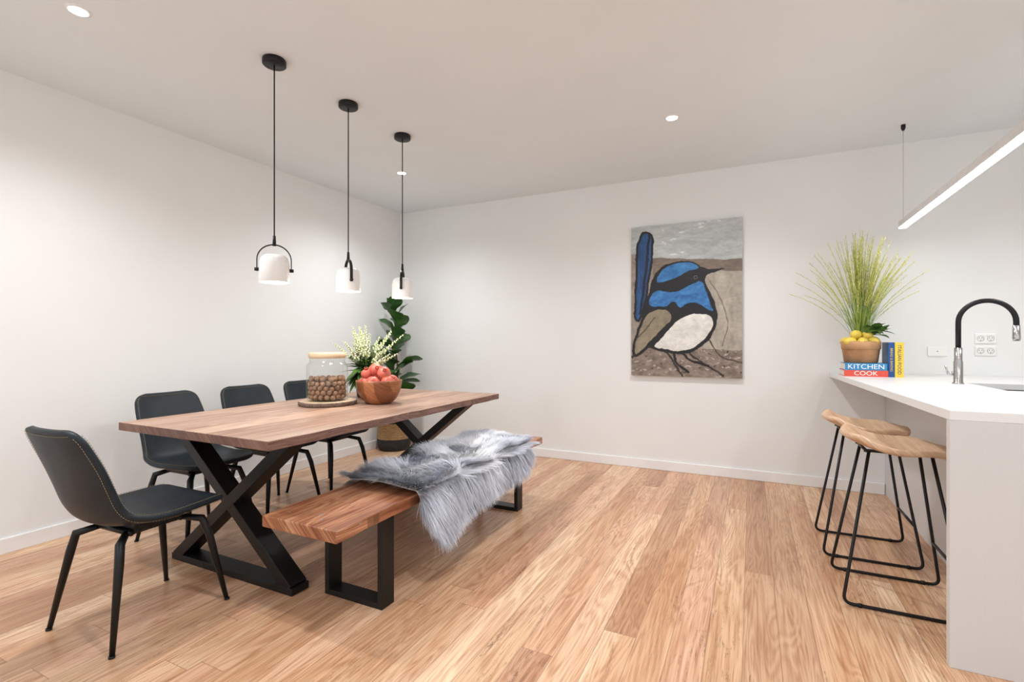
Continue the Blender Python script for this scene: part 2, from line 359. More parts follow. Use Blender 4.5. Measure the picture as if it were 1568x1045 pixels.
def wid(i):
    e=min(aa[i],LT-aa[i]); w=PP[i,2]
    return w-r_+math.sqrt(max(r_*r_-(r_-min(e,r_))**2,0))
def shellpt(i,t,off=0):
    x=t*wid(i); k=abs(x/0.236)**2.4*PP[i,3]
    return (x,PP[i,0]+nrm[i,0]*(k+off),PP[i,1]+nrm[i,1]*(k+off))
nt_=20; vs=[];fs=[]
for i in range(len(aa)):
    for j in range(nt_+1): vs.append(shellpt(i,-1+2*j/nt_))
for i in range(len(aa)-1):
    for j in range(nt_): a=i*(nt_+1)+j; fs.append((a,a+1,a+nt_+2,a+nt_+1))
mb=MB(); mb.add((vs,fs)); me_shell=mb
stm=MB()
def dashes(path):
    pts=[Vector(p) for p in path]; L=[0]
    for a,b in zip(pts,pts[1:]): L.append(L[-1]+(b-a).length)
    n=int(L[-1]/0.011)
    def at(s):
        i=min(len(L)-2,max(0,int(np.searchsorted(L,s))-1)); t=(s-L[i])/max(1e-9,L[i+1]-L[i]); return pts[i].lerp(pts[i+1],t)
    for k in range(n): stm.add(tube([at(k*0.011),at(k*0.011+0.0068)],0.0011,4))
for off in (0.0145,-0.0145):
    for sg in (-1,1): dashes([shellpt(i,sg*0.945,off) for i in range(4,len(aa)-2)])
    dashes([shellpt(len(aa)-3,t,off) for t in np.linspace(-.94,.94,20)])
lg=MB()
for sx in (-1,1):
    for sy in (-1,1):
        lg.add(tube([(sx*0.10,sy*0.11-0.01,0.412),(sx*0.155,sy*0.165-0.005,0.392),(sx*0.172,sy*0.182,0.32),(sx*0.222,sy*0.232,0.004)],[0.013,0.017,0.0165,0.0095],12))
    lg.add(tube([(sx*0.10,-0.12,0.412),(sx*0.10,0.10,0.412)],0.013,10))
lg.add(box((-0.12,-0.10,0.412),(0.12,0.09,0.446)),0,False)
for sy in (-1,1): lg.add(tube([(-0.12,sy*0.10-0.01,0.412),(0.12,sy*0.10-0.01,0.412)],0.012,10))
for sx in (-1,1):
    for sy in (-1,1): lg.add(tube([(sx*0.2225,sy*0.2325,0.008),(sx*0.223,sy*0.233,0.0)],0.0115,10))
chair_data=None
for (x,y,rot) in [(-2.405,1.24,math.radians(2)),(-3.08,1.90,-math.pi/2+0.03),(-3.08,2.43,-math.pi/2-0.02),(-3.08,2.96,-math.pi/2+0.02)]:
    E=empty('dining_chair',(x,y,0),rot)
    if chair_data is None:
        o1=me_shell.obj('shell',M_leather,E); o2=stm.obj('stitching',M_stitch,E); o3=lg.obj('legs',M_blk,E); chair_data=(o1.data,o2.data,o3.data)
    else:
        o1=place('shell',chair_data[0],E); place('stitching',chair_data[1],E); place('legs',chair_data[2],E)
    so=o1.modifiers.new('so','SOLIDIFY'); so.thickness=0.024; so.offset=0; su=o1.modifiers.new('su','SUBSURF'); su.levels=1; su.render_levels=1

# ---------------------------------------------------------------- pendants
hoopang=[math.atan2(0.78,0.62),math.atan2(0.7532,-0.7383)+0.22,math.atan2(0.8001,-0.6417)-0.12]
for (x,y),ha in zip([(-2.325,1.84),(-2.325,2.385),(-2.325,2.93)],hoopang):
    E=empty('pendant_lamp',(x,y,0))
    MB().add(lathe([(0.0001,H),(0.058,H),(0.060,H-0.004),(0.060,H-0.028),(0.056,H-0.032),(0.0001,H-0.032)],36)).obj('canopy',M_blk,E)
    MB().add(tube([(0,0,H-0.03),(0,0,1.735)],0.0035,8)).add(tube([(0,0,1.77),(0,0,1.715)],[0.007,0.010],10)).obj('cord',M_blk,E)
    pr=[(0.0001,1.668),(0.040,1.667),(0.058,1.660),(0.069,1.645),(0.075,1.62),(0.077,1.52),(0.0755,1.517),(0.073,1.52),(0.072,1.63),(0.06,1.652),(0.0001,1.66)]
    MB().add(lathe(pr,48)).obj('shade',M_white,E)
    MB().add(disc(0.0728,1.526,40,up=False)).obj('diffuser',M_emitp,E)
    hb=MB(); R=0.084; pts=[]
    for k in range(0,21):
        an=math.pi*k/20; pts.append((R*math.cos(an),0,1.638+0.083*math.sin(an)))
    pts=[(R,0,1.575)]+pts+[(-R,0,1.575)]
    w=0.0085; t=0.0025
    vs=[];fs=[]
    for i,(px,_,pz) in enumerate(pts):
        a=Vector(pts[max(i-1,0)]);c=Vector(pts[min(i+1,len(pts)-1)]); tn=(c-a).normalized(); nn=Vector((-tn.z,0,tn.x))*t
        for yy,s in ((-w,-1),(w,-1),(w,1),(-w,1)): vs.append((px+nn.x*s,yy,pz+nn.z*s))
    for i in range(len(pts)-1):
        for k in range(4): fs.append((i*4+k,i*4+(k+1)%4,i*4+4+(k+1)%4,i*4+4+k))
    fs.append((0,1,2,3)); e=4*(len(pts)-1); fs.append((e,e+1,e+2,e+3))
    hb.add((vs,fs),0,False)
    for s in (-1,1): hb.add(tube([(s*0.074,0,1.585),(s*0.096,0,1.585)],0.0095,12))
    hb.obj('handle_hoop',M_blk,E,rot=ha)
    ld=bpy.data.lights.new('pendant_glow','POINT'); ld.energy=5; ld.color=(1,.96,.91); ld.shadow_soft_size=0.05
    lo=bpy.data.objects.new('pendant_glow',ld); S.collection.objects.link(lo); lo.parent=E; lo.location=(0,0,1.47)

# ---------------------------------------------------------------- downlights
for (x,y) in [(-2.79,1.17),(-2.85,3.58),(-0.487,3.50),(-0.487,1.1),(-2.79,-1.0),(-0.487,-1.0),(2.2,1.1),(2.2,3.3)]:
    E=empty('downlight',(x,y,0))
    MB().add(lathe([(0.036,H-0.004),(0.038,H-0.006),(0.048,H-0.004),(0.049,H)],32)).obj('trim_ring',M_white,E)
    MB().add(disc(0.036,H-0.0035,32,up=False)).obj('lens',M_emitd,E)
    ld=bpy.data.lights.new('beam','SPOT'); ld.energy=84; ld.color=(0.985,.988,1.0); ld.spot_size=math.radians(150); ld.spot_blend=1.0; ld.shadow_soft_size=0.05
    lo=bpy.data.objects.new('beam',ld); S.collection.objects.link(lo); lo.parent=E; lo.location=(0,0,H-0.03)

# ---------------------------------------------------------------- strip pendant
E=empty('linear_pendant_light',(0.963,0,0)); z=2.0
MB().add(box((-0.022,1.85,z+0.006),(0.022,4.36,z+0.05)),0,False).obj('housing',M_alu,E,bevel=0.002)
MB().add(box((-0.020,1.855,z),(0.020,4.355,z+0.006)),0,False).obj('diffuser',M_emit,E)
q=MB()
for y in (2.0,4.33): q.add(tube([(0,y,z+0.05),(0,y,H-0.02)],0.0012,6))
q.obj('suspension_wires',M_chrome,E)
q=MB()
for y in (2.0,4.33): q.add(lathe([(0.0001,H),(0.014,H),(0.014,H-0.022),(0.008,H-0.04),(0.0001,H-0.04)],16,(0,y,0)))
q.obj('wire_mounts',M_blk,E)

# ---------------------------------------------------------------- kitchen peninsula
K=empty('kitchen_peninsula',(0,0,0)); zc=0.945; tk=0.036; YK=YB-0.003
out=[(0.655,2.33),(1.75,2.33),(1.75,YK),(0.572,YK)]; inn=[(1.18,3.38),(1.62,3.38),(1.62,3.92),(1.18,3.92)]
v=[(x,y,zc) for x,y in out]+[(x,y,zc) for x,y in inn]+[(x,y,zc-tk) for x,y in out]+[(x,y,zc-tk) for x,y in inn]
f=[]
for i in range(4):
    j=(i+1)%4; f+=[(i,j,4+j,4+i),(8+i,12+i,12+j,8+j),(i,8+i,8+j,j),(4+i,4+j,12+j,12+i)]
MB().add((v,f),0,False).obj('benchtop',M_stone,K,bevel=0.002)
MB().add(box((0.655,2.33,0),(1.75,2.366,zc-tk)),0,False).obj('waterfall_end',M_panel,K,bevel=0.002)
vb,fb=box((0.94,2.366,0),(1.72,YK,zc-tk)); fb=[x for x in fb if x!=(4,5,6,7)]
MB().add((vb,fb),0,False).obj('cabinet_body',M_panel,K)
vb,fb=box((1.18,3.38,zc-0.2),(1.62,3.92,zc-tk)); fb=[x[::-1] for x in fb if x!=(4,5,6,7)]
MB().add((vb,fb),0,False).obj('sink_basin',M_steel,K)
Fc=empty('kitchen_faucet',(1.105,3.79,zc))
MB().add(lathe([(0.0001,0),(0.027,0),(0.027,0.006),(0.022,0.01),(0.022,0.13),(0.019,0.14),(0.019,0.215),(0.0001,0.215)],28)).add(tube([(-0.02,0,0.06),(-0.05,0,0.065)],0.011,12)).add(tube([(-0.05,0,0.065),(-0.06,0,0.11)],0.005,8)).obj('body',M_chrome,Fc)
pts=[(0,0,0.21),(0,0,0.36)]+[(0.128-0.128*math.cos(a),0,0.365+0.125*math.sin(a)) for a in np.linspace(0,math.pi,22)]+[(0.256,0,0.34)]
MB().add(tube(pts,0.0135,14)).obj('hose_neck',M_blk,Fc)
MB().add(tube([(0.256,0,0.345),(0.257,0,0.27),(0.257,0,0.255)],[0.016,0.018,0.015],16)).obj('spray_head',M_chrome,Fc)

# ---------------------------------------------------------------- stools
seatmb=MB(); nx,ny=26,26; vs=[];fs=[]
for i in range(nx+1):
    for j in range(ny+1):
        u=-1+2*i/nx; w=-1+2*j/ny
        x=u*math.sqrt(1-0.36*w*w)*0.205; y=w*math.sqrt(1-0.28*u*u)*0.21
        y*=1.0-0.06*u
        zz=0.705+0.055*max(0,-u)**2.2+0.022*max(0,u)**3*(1-abs(w))-0.014*math.exp(-((u-0.1)**2+(abs(w)-0.45)**2)*5)+0.012*abs(w)**3-0.03*max(0,u)**4*0.6
        vs.append((x,y,zz))
for i in range(nx):
    for j in range(ny): a=i*(ny+1)+j; fs.append((a,a+ny+1,a+ny+2,a+1))
seatmb.add((vs,fs))
frm=MB()
def rnd_path(pts,r=0.04,n=6):
    out=[Vector(pts[0])]
    for i in range(1,len(pts)-1):
        a,b,c=Vector(pts[i-1]),Vector(pts[i]),Vector(pts[i+1]); p=b+(a-b).normalized()*r; q=b+(c-b).normalized()*r
        for k in range(n+1): t=k/n; out.append(p*(1-t)**2+b*2*t*(1-t)+q*t*t)
    out.append(Vector(pts[-1])); return out
for sy in (-1,1):
    frm.add(tube(rnd_path([(-0.11,sy*0.10,0.693),(-0.225,sy*0.195,0.008),(0.225,sy*0.195,0.008),(0.12,sy*0.10,0.688)]),0.0072,10))
    frm.add(tube([(-0.13,sy*0.10,0.692),(0.13,sy*0.10,0.690)],0.0072,8))
    for sx in (-0.16,0.16): frm.add(tube([(sx,sy*0.195,0.016),(sx,sy*0.195,0.0)],0.009,8))
for sx in (-1,1): frm.add(tube([(sx*0.12,-0.10,0.690),(sx*0.12,0.10,0.690)],0.0072,8))
zf=0.22; xx=0.115+(0.225-0.115)*(0.69-zf)/0.685; yy=0.10+0.095*(0.69-zf)/0.685
frm.add(tube([(xx,-yy,zf),(xx,yy,zf)],0.0072,8))
sd=None
for (x,y,r) in [(0.60,2.875,0.0),(0.585,3.44,0.0)]:
    E=empty('counter_stool',(x,y,0),r)
    if sd is None: o=seatmb.obj('seat',M_stool,E); o2=frm.obj('wire_frame',M_blk,E); sd=(o.data,o2.data)
    else: o=place('seat',sd[0],E); place('wire_frame',sd[1],E)
    so=o.modifiers.new('so','SOLIDIFY'); so.thickness=0.028; so.offset=0; su=o.modifiers.new('su','SUBSURF'); su.levels=1; su.render_levels=1

# ---------------------------------------------------------------- wall plates
def plate(name,x,z,w,h,gpo):
    E=empty(name,(x,YB,z))
    MB().add(box((-w/2,-0.009,-h/2),(w/2,0,h/2)),0,False).obj('cover',M_white,E,bevel=0.003)
    q=MB(); g=MB()
    if gpo:
        for sx in (-1,1):
            c=sx*0.028
            for k,an in enumerate((0.5,-0.5,0)):
                px=c+(-0.008,0.008,0)[k]; pz=(0.004,0.004,-0.012)[k]; 
                g.add(bar((px-0.005*math.sin(an),-0.0096,pz-0.005*math.cos(an)),(px+0.005*math.sin(an),-0.0096,pz+0.005*math.cos(an)),0.0022,0.001),0,False)
            g.add(tube([(c+0.019*math.cos(a),-0.0095,0.019*math.sin(a)) for a in np.linspace(0,2*math.pi,25)[:-1]],0.0009,4,cyc=True))
            q.add(box((sx*0.008-0.004,-0.012,0.018),(sx*0.008+0.004,-0.009,0.028)),0,False)
        g.obj('sockets',M_blk,E)
    else: g.add(box((-0.004,-0.0098,-0.003),(0.004,-0.009,0.003)),0,False); g.obj('rocker_mark',M_steel,E); q.add(box((-0.012,-0.0095,-0.014),(0.012,-0.009,0.014)),0,False)
    q.obj('switches',M_trim,E)
plate('wall_switch',1.256,1.122,0.117,0.072,False)
plate('power_outlet',1.53,1.218,0.117,0.072,True)
plate('power_outlet',1.53,1.128,0.117,0.072,True)

# ---------------------------------------------------------------- painting
PX0,PX1,PZ0,PZ1=-1.022,-0.069,0.876,2.272
PE=empty('bird_painting',(PX0,YB,PZ0)); PW=PX1-PX0; PH=PZ1-PZ0
MB().add(box((0,-0.036,0),(PW,-0.001,PH)),0,False).obj('stretcher',pmat('canvas_edge',(205,203,198),0.8),PE)
gx,gz=230,340
A,Bv=np.meshgrid(np.linspace(0,1,gx),np.linspace(0,1,gz)); U=A.ravel()*170; Vv=(1-Bv.ravel()) 
CX=U+967; top=350-0.106*U; bot=575.5+0.026*U; CY=top+Vv*(bot-top)
def fn(s,seed,ax=1,ay=1):
    r=np.random.default_rng(seed); o=np.zeros_like(CX)
    for k in range(9):
        a=r.uniform(0,6.28); fq=s*(1+k*0.6); o+=np.sin((CX*math.cos(a)*ax+CY*math.sin(a)*ay)*fq+r.uniform(0,6.28)+1.5*np.sin((CX*math.sin(a)-CY*math.cos(a))*fq*0.5))/(1+k*0.5)
    return o/3
WX=CX+1.3*fn(0.12,91); WY=CY+1.3*fn(0.12,92)
def inside(poly):
    x,y=WX,WY; c=np.zeros(len(x),bool); n=len(poly); j=n-1
    for i in range(n):
        xi,yi=poly[i];xj,yj=poly[j]
        if abs(yj-yi)>1e-9: c^=((yi>y)!=(yj>y))&(x<(xj-xi)*(y-yi)/(yj-yi)+xi)
        j=i
    return c
def dist(poly,closed=True):
    D=np.full(len(WX),1e9); n=len(poly)
    for i in range(n if closed else n-1):
        a=poly[i];b=poly[(i+1)%n]; dx,dy=b[0]-a[0],b[1]-a[1]; t=np.clip(((WX-a[0])*dx+(WY-a[1])*dy)/(dx*dx+dy*dy+1e-9),0,1)
        D=np.minimum(D,np.hypot(WX-a[0]-t*dx,WY-a[1]-t*dy))
    return D
col=np.zeros((len(CX),3)); 
def setc(m,c,c2=None,n=None):
    c=np.array(lin(c)); 
    if c2 is None: col[m]=c
    else:
        t=np.clip(0.5+0.6*n[m],0,1)[:,None]; col[m]=c*(1-t)+np.array(lin(c2))*t
st1=fn(0.16,1,0.25,1.6); st2=fn(0.2,2,1,1)
allm=np.ones(len(CX),bool)
BLK=(22,22,26)
setc(allm,(156,146,132),(188,180,168),st2)
setc(CY<400+3*fn(0.05,5),(172,180,180),(202,206,206),st1)
sk=(CY<396)&(CX>1018)&(CY<top+48)
setc(sk&(st1>0.7),(228,234,238)); setc(sk&(fn(0.22,31,0.3,1.8)>1.0),(120,150,172))
setc((CY>=396+2*fn(0.05,6))&(CY<432-0.22*(CX-1060))&(CX>1000),(116,102,92),(142,126,112),st1)
setc((CX<1002)&(CY>390),(136,126,116),(164,154,144),st2)
setc((CX>1085)&(CY>414+3*fn(0.06,8))&(CY<545),(160,152,140),(190,182,168),fn(0.14,9,1.4,0.5))
gm=(CY>532+0.02*(CX-967)+3*fn(0.05,12)); setc(gm,(112,98,88),(158,144,132),fn(0.22,13,0.7,1.2))
setc(gm&(fn(0.3,14,0.8,1.4)>0.55),(190,178,168)); setc(gm&(fn(0.25,15,0.8,1.4)>0.75),(78,58,50))
def curve(pts,w,c=BLK): setc(dist(catmull(pts,6),False)<w*(1+0.25*st2),c)
curve([(968,548),(990,533),(1012,534),(1030,548),(1050,578)],1.6,(50,42,38)); curve([(1060,542),(1085,560),(1110,575)],1.4,(50,42,38))
curve([(1035,541),(1040,556),(1058,570)],1.8); curve([(1047,540),(1062,552),(1088,561)],1.8); curve([(1088,520),(1105,545),(1137,556)],1.1,(80,68,60))
curve([(1090,430),(1108,462),(1116,500),(1108,530)],0.7,(120,108,98))
body=catmull([(990,462),(1000,440),(1006,420),(1022,406),(1046,400),(1066,402),(1078,409),(1084,418),(1083,430),(1090,446),(1098,464),(1101,486),(1098,506),(1086,524),(1066,538),(1040,543),(1012,538),(996,530),(984,510),(986,480)],6,True)
setc(inside(body),BLK)
tail=catmull([(984,360),(992,357),(1000,362),(1002,376),(1000,400),(994,440),(986,478),(978,492),(973,480),(975,440),(976,400),(978,375)],6,True)
ti=inside(tail); setc(ti,(30,62,108),(44,92,150),fn(0.2,21,1.8,0.3)); setc(ti&(dist(catmull([(996,362),(993,400),(982,480)],6),False)<2.2),(20,30,52)); setc(dist(tail)<1.9,BLK)
curve([(1003,430),(996,455),(985,480)],1.8)
cr=catmull([(1008,432),(1014,416),(1030,405),(1050,401),(1066,403),(1076,409),(1070,414),(1056,418),(1044,424),(1030,431),(1016,434)],6,True)
setc(inside(cr),(38,98,160),(66,136,196),fn(0.2,22,0.6,1.2)); setc(dist(cr)<1.2,BLK)
bk=catmull([(1074,409),(1090,412),(1112,411),(1100,416),(1086,421),(1078,430)],5,True); setc(inside(bk),BLK)
ck=catmull([(1000,452),(1014,446),(1034,448),(1052,440),(1066,434),(1078,431),(1084,444),(1090,462),(1094,476),(1084,472),(1070,464),(1056,466),(1046,472),(1036,462),(1022,470),(1004,470),(996,466)],6,True)
setc(inside(ck),(34,92,158),(70,140,204),fn(0.22,23,0.7,1.2))
mk=catmull([(1010,434),(1030,434),(1050,428),(1064,420),(1076,418),(1076,426),(1060,436),(1042,446),(1020,444),(1008,446)],6,True); setc(inside(mk),BLK)
rr=np.hypot(CX-1069,CY-425); setc((rr<3.0)&(rr>2.1),(110,110,104))
bl=catmull([(1004,530),(1022,510),(1036,494),(1054,483),(1074,479),(1090,482),(1097,492),(1095,504),(1084,520),(1066,534),(1044,540),(1020,537)],6,True)
setc(inside(bl),(216,214,206),(242,240,234),fn(0.15,24,1,1)); setc(dist(bl)<1.7,BLK)
wg=catmull([(971,534),(978,508),(990,484),(1006,474),(1024,473),(1033,482),(1031,494),(1016,508),(1000,524),(984,540),(973,545)],6,True)
setc(inside(wg),(128,118,98),(160,148,124),fn(0.14,25,1.2,0.7)); setc(dist(wg)<2.2,BLK)
curve([(976,520),(992,504),(1006,488)],0.9,(84,76,64))
XX=A.ravel()*PW; ZZ=Bv.ravel()*PH
verts=np.stack([XX,np.full_like(XX,-0.0375),ZZ],1)
fac=[(j*gx+i,j*gx+i+1,(j+1)*gx+i+1,(j+1)*gx+i) for j in range(gz-1) for i in range(gx-1)]
me=bpy.data.meshes.new('painted_canvas'); me.from_pydata(verts.tolist(),[],fac)
ca=me.color_attributes.new('Col','FLOAT_COLOR','POINT'); ca.data.foreach_set('color',np.concatenate([col,np.ones((len(col),1))],1).astype(np.float32).ravel())
M_pt,nt,b=newmat('acrylic_paint'); at=nt.nodes.new('ShaderNodeVertexColor'); at.layer_name='Col'
tc=nt.nodes.new('ShaderNodeTexCoord'); mp=nt.nodes.new('ShaderNodeMapping'); mp.inputs['Scale'].default_value=(8,1,16); nt.links.new(tc.outputs['Object'],mp.inputs[0])
n=nt.nodes.new('ShaderNodeTexNoise'); n.inputs['Scale'].default_value=1.6; n.inputs['Detail'].default_value=5; n.inputs['Distortion'].default_value=1.5; nt.links.new(mp.outputs[0],n.inputs['Vector'])
nt.links.new(mixc(nt,0.3,at.outputs[0],ramp(nt,n.outputs[0],[(0.35,(190,190,190)),(0.6,(255,255,255))]),'MULTIPLY'),b.inputs['Base Color'])
bp=nt.nodes.new('ShaderNodeBump'); bp.inputs['Distance'].default_value=0.004; bp.inputs['Strength'].default_value=0.4; nt.links.new(n.outputs[0],bp.inputs['Height']); nt.links.new(bp.outputs[0],b.inputs['Normal']); b.inputs['Roughness'].default_value=0.5
me.materials.append(M_pt); place('painted_canvas',me,PE)

# ---------------------------------------------------------------- table items
def ring_slice(name,loc,r,h):
    E=empty(name,loc); q=MB(); n=60; r0=np.random.default_rng(5); ph=r0.uniform(0,6.28,4)
    rr=[r*(1+0.02*math.sin(3*a+ph[0])+0.012*math.sin(7*a+ph[1])+0.008*math.sin(17*a+ph[2])) for a in np.linspace(0,2*math.pi,n+1)[:-1]]
    an=np.linspace(0,2*math.pi,n+1)[:-1]; lv=[(0.97,0),(1,0.006),(1,h-0.004),(0.97,h)]
    v=[(rr[k]*s*math.cos(an[k]),rr[k]*s*math.sin(an[k]),z) for s,z in lv for k in range(n)]
    f=[(i*n+k,i*n+(k+1)%n,(i+1)*n+(k+1)%n,(i+1)*n+k) for i in range(3) for k in range(n)]
    q.add((v,f),0); q.add(([x for x in v[3*n:]],[tuple(range(n))]),1,False); q.add(([x for x in v[:n]],[tuple(range(n-1,-1,-1))]),1,False)
    q.obj('slice',[M_bark,M_slice],E)
ring_slice('wood_slice_board',(-2.55,2.43,zt),0.185,0.028)
J=empty('glass_storage_jar',(-2.555,2.43,zt+0.028))
MB().add(lathe([(0.0001,0.0),(0.115,0.0),(0.128,0.008),(0.131,0.02),(0.131,0.225),(0.128,0.238),(0.118,0.25),(0.112,0.255),(0.112,0.285)],48)).obj('jar_body',M_glass,J)
MB().add(lathe([(0.0001,0.283),(0.112,0.283),(0.118,0.287),(0.118,0.316),(0.115,0.320),(0.0001,0.320)],40)).obj('lid',M_lid,J)
q=MB()
for lay in range(5):
    z=0.028+lay*0.029
    for rr_,cnt in ((0.0,1),(0.045,7),(0.083,13),(0.106,18)):
        for k in range(cnt):
            a=2*math.pi*k/cnt+lay*0.5+rr_*9; zz=z+random.uniform(-.004,.004)
            rr2=rr_+random.uniform(-.004,.002)
            if lay==4 and random.random()<0.35: continue
            R=Matrix.Rotation(random.uniform(0,3),3,'X')@Matrix.Rotation(random.uniform(0,3),3,'Z')
            q.add(sph((rr2*math.cos(a),rr2*math.sin(a),zz),0.0185,(1,0.88,0.92),8,6,R))
q.obj('walnuts',M_nut,J)
Bw=empty('fruit_bowl',(-2.285,2.63,zt))
MB().add(lathe([(0.0001,0.0),(0.075,0.0),(0.085,0.004),(0.118,0.035),(0.142,0.085),(0.153,0.145),(0.1535,0.158),(0.149,0.160),(0.145,0.150),(0.133,0.09),(0.108,0.045),(0.07,0.02),(0.0001,0.015)],56)).obj('bowl',M_bowl,Bw)
q=MB()
for (x,y,z,r) in [(-0.075,-0.04,0.142,0.050),(0.02,-0.085,0.142,0.050),(0.085,-0.01,0.142,0.050),(0.04,0.08,0.142,0.050),(-0.055,0.07,0.142,0.050),(-0.03,0.0,0.222,0.050),(0.05,-0.01,0.207,0.046),(-0.065,-0.05,0.200,0.038),(0.0,0.0,0.10,0.05)]:
    R=Matrix.Rotation(random.uniform(-0.9,0.9),3,'X')@Matrix.Rotation(random.uniform(-0.9,0.9),3,'Y')
    q.add(sph((x,y,z),r,(1,1,0.93),20,14,R))
    for k in range(6):
        a=k*math.pi/3; b0=Vector((x,y,z))+R@Vector((0.009*math.cos(a),0.009*math.sin(a),r*0.88)); q.add(tube([b0,b0+R@Vector((0.004*math.cos(a),0.004*math.sin(a),0.016))],[0.005,0.001],5))
q.obj('pomegranates',M_red,Bw)
Vz=empty('flower_vase',(-2.62,2.86,zt))
MB().add(lathe([(0.0001,0),(0.05,0),(0.06,0.01),(0.065,0.08),(0.05,0.14),(0.036,0.17),(0.04,0.19),(0.036,0.19),(0.032,0.17),(0.0001,0.1)],32)).obj('vase',M_vase,Vz)
q=MB()
for k in range(24):
    a=random.uniform(0,6.28); lean=random.uniform(0.05,0.30); hh=random.uniform(0.42,0.58)-lean*0.3
    pts=[]
    for t in np.linspace(0,1,7): pts.append(Vector((math.cos(a)*lean*t**1.4,math.sin(a)*lean*t**1.4,0.15+(hh-0.15)*t)))
    q.add(tube(pts,[0.003]*6+[0.001],5),0)
    for m_ in range(26):
        t=0.5+0.5*m_/26; i=min(5,int(t*6)); p0=pts[i].lerp(pts[i+1],t*6-i)
        aa_=m_*2.4; rr_=0.013*(1-(t-0.5)/0.55)+0.003
        q.add(sph(p0+Vector((math.cos(aa_)*rr_,math.sin(aa_)*rr_,0)),0.0035+0.005*(1-(t-0.5)/0.53),(1,1,1.2),6,5),1)
    for m_ in range(12):
        t=random.uniform(0.1,0.6); i=min(5,int(t*6)); p0=pts[i].lerp(pts[i+1],t*6-i); a2=random.uniform(0,6.28)
        q.add(leaf(p0,(math.cos(a2),math.sin(a2),0.6),(0,0,1),random.uniform(0.05,0.09),0.024,0.4),2)
for m_ in range(56):
    a2=random.uniform(0,6.28); q.add(leaf((0,0,0.17+random.uniform(0,.06)),(math.cos(a2),math.sin(a2),random.uniform(-0.5,0.9)),(0,0,1),random.uniform(0.10,0.17),0.06,0.5),2)
q.obj('snapdragons',[M_grass,M_flower,M_green2],Vz)

# ---------------------------------------------------------------- fiddle leaf fig
FG=empty('potted_fiddle_leaf_fig',(-3.575,4.36,0))
MB().add(lathe([(0.0001,0),(0.15,0),(0.165,0.01),(0.182,0.07),(0.186,0.13)],40),0).add(lathe([(0.186,0.13),(0.182,0.2),(0.168,0.29),(0.172,0.30),(0.160,0.30),(0.155,0.27)],40),1).add(disc(0.158,0.27,32),2,False).obj('basket',[M_wickd,M_wick,M_soil],FG)
q=MB(); tr=catmull([(0,0,0.26),(0.01,-0.01,0.6),(-0.01,0.0,1.0),(0.02,0.0,1.35),(0.01,-0.01,1.56)],5); n_=len(tr)
q.add(tube(tr,[0.014-0.009*i/n_ for i in range(n_)],8),0)
tr2=catmull([(0.01,0,0.35),(0.06,-0.04,0.55),(0.09,-0.05,0.85),(0.08,-0.06,1.05)],5); q.add(tube(tr2,0.008,8),0)
lv=MB()
def addleaf(p,a,el,L,W,curl):
    tl=random.uniform(-0.6,0.6)
    v,f=leaf(p,(math.cos(a),math.sin(a),el),(-math.sin(a)*tl,math.cos(a)*tl,1),L,W,curl,shape=1.5,nu=9,crease=0.09,wav=0.006)
    v=[(max(-0.20,x[0]),min(0.35,x[1]),x[2]) for x in v]; lv.add((v,f))
for k in range(27):
    t=k/26; z=0.58+0.94*t; p=Vector([np.interp(z,tr[:,2],tr[:,c]) for c in range(2)]+[z])
    L=0.27-0.06*t+random.uniform(-.03,.03)
    addleaf(p,k*2.4+random.uniform(-.6,.6),random.uniform(0.3,1.3)+0.5*t,L,L*0.78,random.uniform(0.1,0.45))
for k in range(4): addleaf(Vector((0.01,-0.01,1.54)),k*1.6,2.0,0.17,0.11,0.12)
for k in range(10):
    z=0.5+0.55*k/9; addleaf(Vector([np.interp(z,tr2[:,2],tr2[:,c]) for c in range(2)]+[z]),k*2.1-1.2,random.uniform(0.1,0.8),0.27,0.20,0.35)
q.obj('trunk',M_stem,FG); o=lv.obj('leaves',M_green,FG)

# ---------------------------------------------------------------- cookbooks, pot, lemons, grass
def book(name,a,b,spine,colr,label=None,lc=(250,250,250)):
    o3=((a[0]+b[0])/2,(a[1]+b[1])/2,a[2]); E=empty(name,o3)
    x0_,y0_,z0_=[a[i]-o3[i] for i in range(3)]; x1,y1,z1=[b[i]-o3[i] for i in range(3)]
    mc=pmat(name+'_cover',colr,0.4,var=0.03); mp_=pmat(name+'_pages',(236,232,220),0.8,var=0.05,scale=3,stretch=(1,1,200)); th=0.003
    q=MB()
    if spine=='lying':
        q.add(box((x0_,y0_,z0_),(x1,y1,z0_+th)),0,False).add(box((x0_,y0_,z1-th),(x1,y1,z1)),0,False).add(box((x0_,y0_,z0_+th),(x1,y0_+th,z1-th)),0,False).add(box((x0_+.004,y0_+th,z0_+th),(x1-.004,y1-.004,z1-th)),1,False)
    else:
        q.add(box((x0_,y0_,z0_),(x0_+th,y1,z1)),0,False).add(box((x1-th,y0_,z0_),(x1,y1,z1)),0,False).add(box((x0_+th,y0_,z0_),(x1-th,y0_+th,z1)),0,False).add(box((x0_+th,y0_+th,z0_+.003),(x1-th,y1-.004,z1-.004)),1,False)
    q.obj('binding',[mc,mp_],E)
    if label:
        cu=bpy.data.curves.new('title','FONT'); cu.body=label; cu.extrude=0.0004; cu.align_x='CENTER'; cu.align_y='CENTER'
        if spine=='lying': cu.size=(z1-z0_)*0.95
        else: cu.size=(x1-x0_)*0.6
        cu.materials.append(pmat(name+'_title',lc,0.5,var=0)); o=bpy.data.objects.new('title',cu); S.collection.objects.link(o); o.parent=E
        o.location=((x0_+x1)/2,y0_-0.0006,(z0_+z1)/2); o.rotation_euler=(math.pi/2,0,0) if spine=='lying' else (math.pi/2,math.pi/2,0)
        if spine=='lying': o.scale=(1.1,1,1)
book('cookbook',(0.605,4.27,zc),(0.865,4.50,zc+0.045),'lying',(222,84,66),'COOK')
